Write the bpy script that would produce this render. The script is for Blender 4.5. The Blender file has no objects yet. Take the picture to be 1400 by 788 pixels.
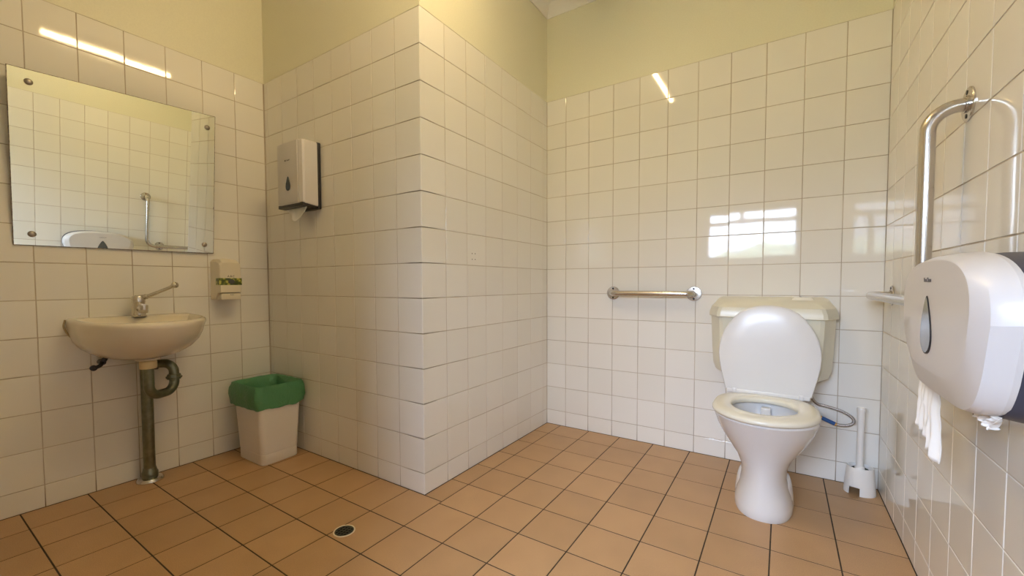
import bpy, bmesh, math, random
from mathutils import Vector, Matrix, noise
random.seed(7)
C = bpy.context.scene.collection
PI = math.pi
# ------------------------------------------------------------------ measures (metres)
L, W, D = -1.248, 1.650, 1.1185          # left wall x, right wall x, back wall y; the boxed-out corner is at (0, 0)
P = 0.152                                 # wall tile pitch
ZT = 2.0686                               # top of the tiles
ZC, ZCOR = 2.665, 2.582                   # ceiling, underside of the cornice
YE, XF, YF = -1.35, 0.35, -2.40           # unseen daylight-blocking walls added at YE and XF; window wall at YF

# ------------------------------------------------------------------ materials
def new_mat(name):
    m = bpy.data.materials.new(name); m.use_nodes = True
    nt = m.node_tree
    return m, nt, nt.nodes['Principled BSDF']
def N(nt, t, **kw):
    n = nt.nodes.new(t)
    for k, v in kw.items(): setattr(n, k, v)
    return n
def simple(name, col, rough=0.4, metal=0.0, bump=0.0, scale=40.0, vary=0.0, coat=0.0, spec=0.5):
    m, nt, b = new_mat(name)
    b.inputs['Base Color'].default_value = (*col, 1); b.inputs['Roughness'].default_value = rough
    b.inputs['Metallic'].default_value = metal; b.inputs['Coat Weight'].default_value = coat
    b.inputs['Specular IOR Level'].default_value = spec
    tc = N(nt, 'ShaderNodeTexCoord'); nz = N(nt, 'ShaderNodeTexNoise')
    nz.inputs['Scale'].default_value = scale; nz.inputs['Detail'].default_value = 4
    nt.links.new(tc.outputs['Object'], nz.inputs['Vector'])
    if vary:
        r = N(nt, 'ShaderNodeValToRGB')
        r.color_ramp.elements[0].position = .35; r.color_ramp.elements[1].position = .65
        r.color_ramp.elements[0].color = (*[c * (1 - vary) for c in col], 1)
        r.color_ramp.elements[1].color = (*[min(1, c * (1 + vary)) for c in col], 1)
        nt.links.new(nz.outputs['Fac'], r.inputs['Fac']); nt.links.new(r.outputs['Color'], b.inputs['Base Color'])
    if bump:
        bp = N(nt, 'ShaderNodeBump'); bp.inputs['Strength'].default_value = bump; bp.inputs['Distance'].default_value = .002
        nt.links.new(nz.outputs['Fac'], bp.inputs['Height']); nt.links.new(bp.outputs['Normal'], b.inputs['Normal'])
    return m

def tile_mat(name, c0, c1, rough, speckle=0.0, wav=0.0, wscale=9.0, fine=0.0, spec=0.5):
    """glazed tile: colour drifts a little from tile to tile, glaze is slightly wavy"""
    m, nt, b = new_mat(name)
    ge = N(nt, 'ShaderNodeNewGeometry'); tc = N(nt, 'ShaderNodeTexCoord')
    mx = N(nt, 'ShaderNodeMix', data_type='RGBA')
    mx.inputs['A'].default_value = (*c0, 1); mx.inputs['B'].default_value = (*c1, 1)
    nt.links.new(ge.outputs['Random Per Island'], mx.inputs['Factor'])
    out = mx.outputs['Result']
    if speckle:
        n1 = N(nt, 'ShaderNodeTexNoise'); n1.inputs['Scale'].default_value = 420; n1.inputs['Detail'].default_value = 2
        nt.links.new(tc.outputs['Object'], n1.inputs['Vector'])
        n2 = N(nt, 'ShaderNodeTexNoise'); n2.inputs['Scale'].default_value = 7; n2.inputs['Detail'].default_value = 4
        nt.links.new(tc.outputs['Object'], n2.inputs['Vector'])
        mr = N(nt, 'ShaderNodeMapRange'); mr.inputs['From Min'].default_value = .3; mr.inputs['From Max'].default_value = .7
        mr.inputs['To Min'].default_value = 1 - speckle; mr.inputs['To Max'].default_value = 1 + speckle
        nt.links.new(n1.outputs['Fac'], mr.inputs['Value'])
        mr2 = N(nt, 'ShaderNodeMapRange'); mr2.inputs['From Min'].default_value = .3; mr2.inputs['From Max'].default_value = .7
        mr2.inputs['To Min'].default_value = 1 - speckle * .35; mr2.inputs['To Max'].default_value = 1 + speckle * .3
        nt.links.new(n2.outputs['Fac'], mr2.inputs['Value'])
        mu = N(nt, 'ShaderNodeMath', operation='MULTIPLY')
        nt.links.new(mr.outputs['Result'], mu.inputs[0]); nt.links.new(mr2.outputs['Result'], mu.inputs[1])
        vm = N(nt, 'ShaderNodeVectorMath', operation='SCALE')
        nt.links.new(out, vm.inputs[0]); nt.links.new(mu.outputs[0], vm.inputs['Scale'])
        out = vm.outputs['Vector']
    nt.links.new(out, b.inputs['Base Color'])
    b.inputs['Roughness'].default_value = rough; b.inputs['Specular IOR Level'].default_value = spec
    nz = N(nt, 'ShaderNodeTexNoise'); nz.inputs['Scale'].default_value = wscale; nz.inputs['Detail'].default_value = 3
    nt.links.new(tc.outputs['Object'], nz.inputs['Vector'])
    bp = N(nt, 'ShaderNodeBump'); bp.inputs['Strength'].default_value = wav; bp.inputs['Distance'].default_value = .01
    nt.links.new(nz.outputs['Fac'], bp.inputs['Height'])
    if fine:
        n3 = N(nt, 'ShaderNodeTexNoise'); n3.inputs['Scale'].default_value = 260; n3.inputs['Detail'].default_value = 3
        nt.links.new(tc.outputs['Object'], n3.inputs['Vector'])
        b2 = N(nt, 'ShaderNodeBump'); b2.inputs['Strength'].default_value = fine; b2.inputs['Distance'].default_value = .002
        nt.links.new(n3.outputs['Fac'], b2.inputs['Height']); nt.links.new(bp.outputs['Normal'], b2.inputs['Normal'])
        nt.links.new(b2.outputs['Normal'], b.inputs['Normal'])
    else:
        nt.links.new(bp.outputs['Normal'], b.inputs['Normal'])
    return m

def grout_mat(name, col, dirt, top=0.11):
    """grout, dirty brown down at the floor in irregular patches"""
    m, nt, b = new_mat(name)
    tc = N(nt, 'ShaderNodeTexCoord'); sx = N(nt, 'ShaderNodeSeparateXYZ'); nz = N(nt, 'ShaderNodeTexNoise')
    nt.links.new(tc.outputs['Object'], sx.inputs[0]); nt.links.new(tc.outputs['Object'], nz.inputs['Vector'])
    nz.inputs['Scale'].default_value = 6; nz.inputs['Detail'].default_value = 5
    mr = N(nt, 'ShaderNodeMapRange'); mr.inputs['From Min'].default_value = 0; mr.inputs['From Max'].default_value = top
    mr.inputs['To Min'].default_value = 1.0; mr.inputs['To Max'].default_value = 0.0
    nt.links.new(sx.outputs['Z'], mr.inputs['Value'])
    n2 = N(nt, 'ShaderNodeMapRange'); n2.inputs['From Min'].default_value = .35; n2.inputs['From Max'].default_value = .75
    nt.links.new(nz.outputs['Fac'], n2.inputs['Value'])
    ad = N(nt, 'ShaderNodeMath', operation='MAXIMUM'); nt.links.new(mr.outputs[0], ad.inputs[0])
    ml = N(nt, 'ShaderNodeMath', operation='MULTIPLY'); ml.inputs[1].default_value = .6
    nt.links.new(n2.outputs[0], ml.inputs[0]); nt.links.new(ml.outputs[0], ad.inputs[1])
    mx = N(nt, 'ShaderNodeMix', data_type='RGBA'); mx.inputs['A'].default_value = (*col, 1); mx.inputs['B'].default_value = (*dirt, 1)
    nt.links.new(ad.outputs[0], mx.inputs['Factor']); nt.links.new(mx.outputs['Result'], b.inputs['Base Color'])
    b.inputs['Roughness'].default_value = .8
    return m

M = {}
M['tile'] = tile_mat('glazed_white_tile', (.78, .757, .69), (.82, .80, .74), .045, wav=.008, wscale=16)
M['grout'] = grout_mat('grout', (.58, .51, .41), (.20, .14, .08))
M['paint'] = simple('cream_wall_paint', (.73, .71, .555), .45, bump=.05, scale=160, vary=.02)
M['ceiling'] = simple('white_ceiling_paint', (.80, .79, .76), .7, bump=.03, scale=120)
M['floor'] = tile_mat('terracotta_tile', (.42, .255, .123), (.475, .29, .142), .42, speckle=.16, wav=.02, wscale=14, fine=.18)
M['floor_grout'] = simple('floor_grout', (.045, .028, .014), .85, vary=.35, scale=18)
M['hole'] = simple('drill_hole', (.06, .04, .03), .9)
M['china'] = simple('white_china', (.70, .69, .675), .08, coat=.3, vary=.01, scale=4)
M['china_warm'] = simple('cream_china', (.74, .68, .56), .10, coat=.3, vary=.02, scale=5)
M['seat'] = simple('cream_seat_plastic', (.78, .75, .63), .22, vary=.015, scale=6)
M['lid'] = simple('white_lid_plastic', (.74, .735, .72), .25, vary=.01, scale=6)
M['cistern'] = simple('cream_cistern_plastic', (.70, .67, .53), .28, vary=.03, scale=8)
M['steel'] = simple('brushed_steel', (.62, .59, .55), .24, 1.0, bump=.03, scale=300)
M['chrome'] = simple('worn_chrome', (.66, .63, .58), .16, 1.0, bump=.02, scale=200)
M['pipe'] = simple('tarnished_pipe', (.20, .21, .155), .34, .9, bump=.08, scale=40, vary=.16)
M['collar'] = simple('cream_plastic_collar', (.72, .60, .36), .4)
M['black'] = simple('black_plastic', (.022, .020, .022), .35, bump=.02)
M['navy'] = simple('dark_grey_plastic', (.045, .046, .066), .42, bump=.06, scale=220)
M['white'] = simple('white_dispenser_plastic', (.63, .605, .59), .30, bump=.01, scale=80)
M['white_warm'] = simple('soap_dispenser_plastic', (.74, .68, .54), .35)
M['bin'] = simple('bin_plastic', (.76, .72, .67), .45, bump=.05, scale=350)
M['lens'] = simple('smoked_window', (.10, .105, .105), .12, coat=.3)
M['lens_dark'] = simple('black_window', (.012, .012, .012), .12)
M['screw'] = simple('screw_steel', (.38, .35, .31), .28, 1.0)
M['dark_screw'] = simple('dark_screw', (.03, .026, .024), .4, .5)
M['paper'] = simple('tissue_paper', (.86, .84, .79), .9, bump=.15, scale=180)
M['brush'] = simple('brush_bristle', (.02, .02, .022), .7, bump=.8, scale=260)
M['brushwhite'] = simple('brush_plastic', (.80, .785, .74), .3)
M['blue'] = simple('blue_sleeve', (.02, .10, .33), .35)
M['brass'] = simple('brass_fitting', (.55, .36, .12), .35, 1.0)
M['hosem'] = simple('braided_hose', (.45, .42, .39), .32, .9, bump=.7, scale=420, vary=.4)
M['ink'] = simple('grey_print', (.13, .115, .11), .6)
M['inkblack'] = simple('black_print', (.012, .01, .01), .6)
M['draingrate'] = simple('drain_grate', (.075, .08, .055), .45, .6)
M['drainring'] = simple('drain_ring', (.80, .72, .55), .3, .35)
M['void'] = simple('drain_dark', (.005, .005, .005), .9)
M['alu'] = simple('white_window_frame', (.80, .80, .79), .35)
M['water'] = simple('still_water', (.55, .57, .55), .03)
M['sealant'] = simple('sealant', (.34, .27, .16), .7)
M['lampbody'] = simple('lamp_body', (.8, .8, .78), .4)
M['foliage'] = simple('hedge_leaf', (.10, .125, .085), .6, vary=.5, scale=6)
M['ground'] = simple('paving', (.52, .51, .50), .8, vary=.12, scale=3)
m, nt, b = new_mat('mirror_glass'); M['mirror'] = m
b.inputs['Base Color'].default_value = (.90, .93, .84, 1); b.inputs['Metallic'].default_value = 1; b.inputs['Roughness'].default_value = .004
M['mirror_edge'] = simple('worn_mirror_edge', (.16, .13, .10), .5, vary=.75, scale=90)
m, nt, b = new_mat('fluorescent_tube'); M['tube'] = m
b.inputs['Emission Color'].default_value = (1.0, .735, .37, 1); b.inputs['Emission Strength'].default_value = 148
b.inputs['Base Color'].default_value = (.8, .8, .78, 1)
m, nt, b = new_mat('window_pane'); M['pane'] = m
tr = N(nt, 'ShaderNodeBsdfTransparent'); gl = N(nt, 'ShaderNodeBsdfGlossy'); gl.inputs['Roughness'].default_value = .0
fr = N(nt, 'ShaderNodeFresnel'); fr.inputs['IOR'].default_value = 1.45; ms = N(nt, 'ShaderNodeMixShader')
nt.links.new(fr.outputs[0], ms.inputs[0]); nt.links.new(tr.outputs[0], ms.inputs[1]); nt.links.new(gl.outputs[0], ms.inputs[2])
nt.links.new(ms.outputs[0], nt.nodes['Material Output'].inputs['Surface'])
# green bin liner: thin, lets a little light through
m, nt, b = new_mat('green_liner'); M['liner'] = m
b.inputs['Base Color'].default_value = (.115, .34, .16, 1); b.inputs['Roughness'].default_value = .38
tl = N(nt, 'ShaderNodeBsdfTranslucent'); tl.inputs['Color'].default_value = (.06, .38, .14, 1)
ms = N(nt, 'ShaderNodeMixShader'); ms.inputs[0].default_value = .25
nt.links.new(b.outputs[0], ms.inputs[1]); nt.links.new(tl.outputs[0], ms.inputs[2])
nt.links.new(ms.outputs[0], nt.nodes['Material Output'].inputs['Surface'])
tc = N(nt, 'ShaderNodeTexCoord'); nz = N(nt, 'ShaderNodeTexNoise'); nz.inputs['Scale'].default_value = 38; nz.inputs['Detail'].default_value = 5
nz.inputs['Distortion'].default_value = 1.2
bp = N(nt, 'ShaderNodeBump'); bp.inputs['Strength'].default_value = .8; bp.inputs['Distance'].default_value = .008
nt.links.new(tc.outputs['Object'], nz.inputs['Vector']); nt.links.new(nz.outputs['Fac'], bp.inputs['Height']); nt.links.new(bp.outputs['Normal'], b.inputs['Normal'])
# printed band of leaves on the soap dispenser
m, nt, b = new_mat('leaf_print_band'); M['band'] = m
tc = N(nt, 'ShaderNodeTexCoord'); vo = N(nt, 'ShaderNodeTexVoronoi'); vo.inputs['Scale'].default_value = 55
r = N(nt, 'ShaderNodeValToRGB'); cr = r.color_ramp
cr.elements[0].color = (.40, .42, .06, 1); cr.elements[1].color = (.05, .075, .02, 1)
e = cr.elements.new(.35); e.color = (.55, .50, .12, 1); e = cr.elements.new(.6); e.color = (.19, .24, .03, 1)
nt.links.new(tc.outputs['Object'], vo.inputs['Vector']); nt.links.new(vo.outputs['Distance'], r.inputs['Fac'])
mr = N(nt, 'ShaderNodeMath', operation='MULTIPLY'); mr.inputs[1].default_value = 1.6
nt.links.new(vo.outputs['Distance'], mr.inputs[0]); nt.links.new(mr.outputs[0], r.inputs['Fac'])
nt.links.new(r.outputs['Color'], b.inputs['Base Color']); b.inputs['Roughness'].default_value = .3

# ------------------------------------------------------------------ mesh helpers
class MB:
    """collects shapes in world coordinates; build() links them as ONE mesh object"""
    def __init__(s): s.v = []; s.f = []; s.mi = []
    def add(s, vs, fs, mi=0):
        o = len(s.v); s.v += [tuple(v) for v in vs]
        s.f += [tuple(i + o for i in f) for f in fs]; s.mi += [mi] * len(fs); return s
    def box(s, lo, hi, mi=0):
        (a, b, c), (d, e, f) = lo, hi
        vs = [(a,b,c),(d,b,c),(d,e,c),(a,e,c),(a,b,f),(d,b,f),(d,e,f),(a,e,f)]
        return s.add(vs, [(3,2,1,0),(4,5,6,7),(0,1,5,4),(1,2,6,5),(2,3,7,6),(3,0,4,7)], mi)
    def bbox(s, lo, hi, r=.004, mi=0, mat=None):
        """bevelled box, optional matrix"""
        bm = bmesh.new(); bmesh.ops.create_cube(bm, size=1)
        lo, hi = Vector(lo), Vector(hi)
        for v in bm.verts: v.co = Vector(((lo[i] + hi[i]) / 2 + v.co[i] * (hi[i] - lo[i])) for i in range(3))
        bmesh.ops.bevel(bm, geom=bm.edges[:], offset=r, segments=3, profile=.5, affect='EDGES')
        return s.bm(bm, mi, mat)
    def bm(s, bm, mi=0, mat=None):
        bm.verts.index_update()
        vs = [(mat @ v.co if mat else v.co.copy()) for v in bm.verts]; fs = [[v.index for v in f.verts] for f in bm.faces]
        bm.free(); return s.add(vs, fs, mi)
    def loft(s, rings, cap0=True, cap1=True, closed=True, mi=0, loop=False):
        n = len(rings[0]); vs = [p for r in rings for p in r]; fs = []
        R = len(rings)
        for i in range(R if loop else R - 1):
            k = (i + 1) % R
            for j in range(n if closed else n - 1):
                q = (j + 1) % n
                fs.append((i*n + j, i*n + q, k*n + q, k*n + j))
        if cap0 and not loop: fs.append(tuple(reversed(range(n))))
        if cap1 and not loop: fs.append(tuple((R-1)*n + j for j in range(n)))
        return s.add(vs, fs, mi)
    def tube(s, pts, rad, seg=20, caps=True, mi=0):
        pts = [Vector(p) for p in pts]; n = len(pts)
        rr = rad if isinstance(rad, (list, tuple)) else [rad] * n
        rings = []; up = None
        for i, p in enumerate(pts):
            t = (pts[min(i+1, n-1)] - pts[max(i-1, 0)]).normalized()
            if up is None:
                up = Vector((0,0,1)) if abs(t.z) < .9 else Vector((1,0,0))
            x = up.cross(t)
            if x.length < 1e-5: x = Vector((1,0,0)).cross(t)
            x.normalize(); y = t.cross(x); up = y
            rings.append([p + (x*math.cos(2*PI*k/seg) + y*math.sin(2*PI*k/seg)) * rr[i] for k in range(seg)])
        return s.loft(rings, caps, caps, mi=mi)
    def lathe(s, prof, origin, axis, seg=32, mi=0, cap=True):
        """prof: (radius, height along axis)"""
        a = Vector(axis).normalized(); x = a.orthogonal().normalized(); y = a.cross(x); o = Vector(origin)
        rings = [[o + a*h + (x*math.cos(2*PI*k/seg) + y*math.sin(2*PI*k/seg))*r for k in range(seg)] for r, h in prof]
        return s.loft(rings, cap, cap, mi=mi)
    def prism(s, outline, d0, d1, mi=0):
        """outline: world points; d0, d1: offsets added to give the two faces"""
        d0, d1 = Vector(d0), Vector(d1)
        return s.loft([[Vector(p) + d0 for p in outline], [Vector(p) + d1 for p in outline]], mi=mi)
    def build(s, name, mats, parent=None, root=None, smooth=35, loc=None):
        me = bpy.data.meshes.new(name)
        off = Vector((0,0,0))
        o = bpy.data.objects.new(name, me); C.objects.link(o)
        if parent is not None:
            o.parent = parent; q = parent; 
            while q is not None: off += q.location; q = q.parent
        elif loc is not None:
            o.location = loc; off = Vector(loc)
        me.from_pydata([Vector(v) - off for v in s.v], [], s.f)
        for mm in (mats if isinstance(mats, (list, tuple)) else [mats]): me.materials.append(mm)
        me.polygons.foreach_set('material_index', s.mi)
        bm = bmesh.new(); bm.from_mesh(me); bmesh.ops.recalc_face_normals(bm, faces=bm.faces[:]); bm.to_mesh(me); bm.free()
        if smooth:
            me.polygons.foreach_set('use_smooth', [True] * len(me.polygons)); me.set_sharp_from_angle(angle=math.radians(smooth))
        me.update(); return o

def tag(o, label=None, cat=None, group=None, kind=None):
    if label: o['label'] = label
    if cat: o['category'] = cat
    if group: o['group'] = group
    if kind: o['kind'] = kind
    return o
def thing(name, loc, label, cat, group=None):
    o = bpy.data.objects.new(name, None); C.objects.link(o); o.location = loc; o.empty_display_size = .05
    return tag(o, label, cat, group)
def struct(o): o['kind'] = 'structure'; return o

def arc_path(pts, r, seg=8):
    """polyline with rounded corners"""
    pts = [Vector(p) for p in pts]; rr = r if isinstance(r, (list, tuple)) else [r] * len(pts); out = [pts[0]]
    for i in range(1, len(pts) - 1):
        a = (pts[i-1] - pts[i]).normalized(); b = (pts[i+1] - pts[i]).normalized()
        ang = a.angle(b); t = rr[i] / math.tan(ang / 2); c = pts[i] + (a + b).normalized() * (rr[i] / math.sin(ang / 2))
        p0 = pts[i] + a*t; p1 = pts[i] + b*t
        u, v = p0 - c, p1 - c; th = u.angle(v)
        for k in range(seg + 1):
            f = k / seg
            out.append(c + (u * math.sin((1-f)*th) + v * math.sin(f*th)) / math.sin(th))
    out.append(pts[-1]); return out
def spline(pts, n=10):
    pts = [Vector(p) for p in pts]; e = [pts[0]*2 - pts[1]] + pts + [pts[-1]*2 - pts[-2]]; out = []
    for i in range(1, len(e) - 2):
        for k in range(n):
            t = k / n; a, b, c, d = e[i-1:i+3]
            out.append(.5*((2*b) + (c-a)*t + (2*a-5*b+4*c-d)*t*t + (3*b-a-3*c+d)*t**3))
    out.append(pts[-1]); return out
def text_part(txt, size, mat, M4, parent, name='lettering'):
    cu = bpy.data.curves.new(name, 'FONT'); cu.body = txt; cu.size = size; cu.align_x = 'CENTER'; cu.align_y = 'CENTER'; cu.extrude = .0003
    tmp = bpy.data.objects.new('tmp_text', cu); C.objects.link(tmp)
    dg = bpy.context.evaluated_depsgraph_get(); me = bpy.data.meshes.new_from_object(tmp.evaluated_get(dg))
    bpy.data.objects.remove(tmp); bpy.data.curves.remove(cu)
    off = Vector((0,0,0)); q = parent
    while q is not None: off += q.location; q = q.parent
    me.transform(Matrix.Translation(-off) @ M4); me.materials.clear(); me.materials.append(mat); me.name = name
    o = bpy.data.objects.new(name, me); C.objects.link(o); o.parent = parent; return o
def frame(o, x, y):
    """matrix with given origin, x and y axes"""
    x = Vector(x).normalized(); y = Vector(y).normalized(); z = x.cross(y)
    m = Matrix((x, y, z)).transposed().to_4x4(); m.translation = Vector(o); return m

# ------------------------------------------------------------------ the room
def tiles(mb, o, u, v, n, us, vs, g, mi, h=.0016, bev=.0014, tilt=.0016, skip=None, rows_g=None):
    """tiles between consecutive joints us (along u) and vs (along v); face at depth 0, grout behind"""
    o, u, v, n = Vector(o), Vector(u), Vector(v), Vector(n)
    for a in range(len(us) - 1):
        for c in range(len(vs) - 1):
            u0, u1, v0, v1 = us[a] + g/2, us[a+1] - g/2, vs[c] + g/2, vs[c+1] - g/2
            if u1 - u0 < .004 or v1 - v0 < .004: continue
            if skip and skip((us[a] + us[a+1]) / 2, (vs[c] + vs[c+1]) / 2): continue
            tu, tv = random.gauss(0, tilt), random.gauss(0, tilt); cu_, cv_ = (u0+u1)/2, (v0+v1)/2
            R = []
            for ins, d in ((0, -h - .001), (0, -bev*.75), (bev*.35, -bev*.22), (bev, 0)):
                ring = []
                for (x, y) in ((u0+ins, v0+ins), (u1-ins, v0+ins), (u1-ins, v1-ins), (u0+ins, v1-ins)):
                    dd = d + ((x-cu_)*tu + (y-cv_)*tv if d > -h else 0)
                    ring.append(o + u*x + v*y + n*dd)
                R.append(ring)
            mb.loft(R, cap0=False, cap1=True, mi=mi)
vrows = [0.0] + [ZT - k*P for k in range(13, -1, -1)]
def joints(first, lo, hi, p=P):
    k0 = math.floor((lo - first) / p) - 1
    r = [first + (k0 + i)*p for i in range(int((hi - lo) / p) + 5)]
    return [lo] + [x for x in r if lo + .003 < x < hi - .003] + [hi]
def tiled_wall(name, o, u, n, lo, hi, first, g=.0030, extra=None, window=None, ends=(1, 1)):
    """o: point of the face plane at u=0, z=0; u: direction; n: towards the room"""
    mb = MB(); o, u, n = Vector(o), Vector(u), Vector(n); z = Vector((0,0,1)); H = .0016
    def slab(u0, u1, z0, z1, d0, mi):                       # runs on into the next wall at inner corners, stops short at outer ones
        cut = H if mi == 1 else .0003
        if u0 == lo: u0 = lo - .085 if ends[0] else lo + cut
        if u1 == hi: u1 = hi + .085 if ends[1] else hi - cut
        q = [o + u*u0 + z*z0, o + u*u1 + z*z0, o + u*u1 + z*z1, o + u*u0 + z*z1]
        mb.prism(q, n*d0, n*-.09, mi)
    if window is None:
        slab(lo, hi, 0, ZT, -H, 1); slab(lo, hi, ZT, ZC, 0, 2)
        skip = None
    else:
        a, b_, c, d = window
        slab(lo, hi, 0, c, -H, 1); slab(lo, a, c, d, -H, 1); slab(b_, hi, c, d, -H, 1); slab(lo, hi, d, ZT, -H, 1); slab(lo, hi, ZT, ZC, 0, 2)
        skip = lambda x, y: a < x < b_ and c < y < d
    us = joints(first, lo, hi); vs = list(vrows)
    if window:
        us = sorted(set(us + [window[0], window[1]])); vs = sorted(set(vs + [window[2], window[3]]))
    tiles(mb, o, u, z, n, us, vs, g, 0, skip=skip)
    if extra: extra(mb)
    return struct(mb.build(name, [M['tile'], M['grout'], M['paint'], M['hole']], smooth=0))

def side_holes(mb):
    for y in (.341, .365):
        for zz in (1.063, 1.0345):
            mb.lathe([(.0027, -.001), (.0027, .0008)], (0, y, zz), (1,0,0), 10, mi=3)
def right_hole(mb):
    mb.lathe([(.0026, -.001), (.0026, .0008)], (W, .075, .615), (-1,0,0), 10, mi=3)
tiled_wall('wall_back', (0, D, 0), (1,0,0), (0,-1,0), 0, W, .1331)
tiled_wall('wall_side', (0, 0, 0), (0,1,0), (1,0,0), 0, D, P, extra=side_holes, ends=(0, 1))
tiled_wall('wall_corner', (0, 0, 0), (-1,0,0), (0,-1,0), 0, -L, P, ends=(0, 1))
tiled_wall('wall_left', (L, 0, 0), (0,1,0), (1,0,0), YE, 0, -.1557)
tiled_wall('wall_right', (W, 0, 0), (0,1,0), (-1,0,0), YF, D, .206 - .002, extra=right_hole)
WIN = (.44, 1.415, 1.20, 1.80)
tiled_wall('wall_front', (0, YF, 0), (1,0,0), (0,1,0), XF, W, .40, window=WIN)
tiled_wall('wall_daylight_block', (0, YE, 0), (1,0,0), (0,1,0), L, XF + .205, .02, ends=(1, 0))  # unseen wall and nib, added to keep window daylight off the left part
tiled_wall('wall_daylight_return', (XF, 0, 0), (0,1,0), (1,0,0), YF, YE, -1.45, ends=(1, 0))  # unseen return wall, added to help block daylight from the left part

# floor: terracotta tiles over dark grout
FP, FX, FY = .1939, .0988, -.0154
mb = MB()
mb.box((L-.09, YF-.09, -.10), (W+.09, D+.09, -.0009), 1)
fx = joints(FX, L, W, FP); fy = joints(FY, YF, D, FP)
fyl = [y for y in joints(FY, YE, 0, FP) if not -.02 < y < -.001]
fxl = [x for x in fx if x < -.001] + [FX - 0*FP]
fxl = [x for x in joints(FX, L, FX, FP)]
# boxed-in corner keeps its floor underneath, so only the open floor is tiled
tiles(mb, (0,0,0), (1,0,0), (0,1,0), (0,0,1), [x for x in fxl if x <= FX + 1e-6], fyl, .0046, 0, h=.0009, bev=.0005, tilt=.0012,
      skip=lambda x, y: False)
right_x = [0.0] + [x for x in fx if x > .003]
tiles(mb, (0,0,0), (1,0,0), (0,1,0), (0,0,1), [FX] + [x for x in fx if x > FX + .003], fy, .0046, 0, h=.0009, bev=.0005, tilt=.0012,
      skip=lambda x, y: x < XF - .1 and y < YE)
tiles(mb, (0,0,0), (1,0,0), (0,1,0), (0,0,1), [0.0, FX], [0.0] + [y for y in fy if y > .01], .0046, 0, h=.0009, bev=.0005, tilt=.0012)
struct(mb.build('floor', [M['floor'], M['floor_grout']], smooth=0))
mb = MB(); mb.box((L-.09, YF-.09, ZC), (W+.09, D+.09, ZC+.1))
struct(mb.build('ceiling', M['ceiling'], smooth=0))
# coved cornice around the room
poly = [Vector(p) for p in ((W, D), (0, D), (0, 0), (L, 0), (L, YE), (XF, YE), (XF, YF), (W, YF))]
def inset(d):
    out = []
    for i, p in enumerate(poly):
        e0 = (p - poly[i-1]).normalized(); e1 = (poly[(i+1) % len(poly)] - p).normalized()
        n0 = Vector((-e0.y, e0.x)); n1 = Vector((-e1.y, e1.x)); out.append(p + (n0 + n1) * d)
    return out
prof = [(0, ZCOR), (.006, ZCOR)] + [(.006 + .074*(1 - math.cos(a)), ZCOR + .004 + .074*math.sin(a)) for a in [k*PI/2/8 for k in range(9)]] + [(.082, ZC)]
mb = MB(); mb.loft([[(q.x, q.y, zz) for q in inset(d)] for d, zz in prof], False, False)
struct(mb.build('trim_1', M['ceiling']))

# window with two top lights over a big pane
mb = MB(); x0, x1, z0, z1 = WIN; y0, y1 = YF - .07, YF - .01; f = .028
mul = x0 + .43*(x1 - x0); zt0, zt1 = 1.635, 1.685
mb.bbox((x0, y0, z0), (x1, y1, z0+f), .004).bbox((x0, y0, z1-f), (x1, y1, z1), .004).bbox((x0, y0, z0), (x0+f, y1, z1), .004).bbox((x1-f, y0, z0), (x1, y1, z1), .004)
mb.bbox((x0, y0, zt0), (x1, y1, zt1), .004).bbox((mul-.02, y0, zt1), (mul+.02, y1, z1), .004)
wf = struct(mb.build('window_1', M['alu']))
for a, b_, c, d in ((x0+f, mul-.02, zt1, z1-f), (mul+.02, x1-f, zt1, z1-f), (x0+f, x1-f, z0+f, zt0)):
    mb = MB(); mb.box((a-.004, YF-.045, c-.004), (b_+.004, YF-.041, d+.004)); mb.build('pane', M['pane'], wf, smooth=0)

# fluorescent batten on the ceiling
lx, ly0, ly1 = .385, -.60, .10
t = thing('ceiling_light', (lx, (ly0+ly1)/2, ZC), 'white fluorescent batten lamp fixed to the ceiling', 'light')
mb = MB(); mb.bbox((lx-.03, ly0-.02, ZC-.045), (lx+.03, ly1+.02, ZC), .006)
for y in (ly0-.015, ly1+.015): mb.bbox((lx-.02, y-.01, ZC-.09), (lx+.02, y+.01, ZC-.04), .004)
mb.build('lamp_body', M['lampbody'], t)
mb = MB(); mb.tube([(lx, ly0, ZC-.072), (lx, ly1, ZC-.072)], .014, 16); mb.build('fluorescent_tube', M['tube'], t)

# ------------------------------------------------------------------ mirror
BL, BR, TR, TL = (-.969, 1.073), (-.285, 1.078), (-.280, 1.777), (-.972, 1.751)
def mx(y, z): return L + .010 + .0785*(z - 1.075) + .012*(y + .63)      # leans out at the top
t = thing('wall_mirror', (mx(-.63, 1.075), -.63, 1.075), 'frameless rectangular mirror screwed to the tiles above the wash basin', 'mirror')
fr_ = [(mx(y, z), y, z) for y, z in (BL, BR, TR, TL)]
mb = MB(); nrm = Vector((1, -.012, -.0785)).normalized()
ins = [Vector(p) for p in fr_]; c = sum(ins, Vector()) / 4
inn = [p + (c - p).normalized() * .003 for p in ins]
mb.loft([[p - nrm*.005 for p in ins], [p - nrm*.0005 for p in ins]], True, False, mi=1)
mb.loft([[p - nrm*.0005 for p in ins], inn], False, False, mi=1)
mb.add(inn, [(0,1,2,3)], 0)
mb.build('mirror_glass', [M['mirror'], M['mirror_edge']], t, smooth=0)
for y, z in ((-.916, 1.706), (-.316, 1.712), (-.327, 1.122), (-.919, 1.119)):
    p = Vector((mx(y, z), y, z)); mb = MB()
    mb.lathe([(.0125, 0), (.0125, .001), (.0115, .004), (.008, .0068), (.003, .008)], p, nrm, 20)
    cap = mb.build('screw_cap', M['screw'], t)
    mb = MB(); mb.tube([p - nrm*.004, (L - .004, y, z)], .006, 10); mb.build('spacer', M['screw'], cap)

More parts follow.
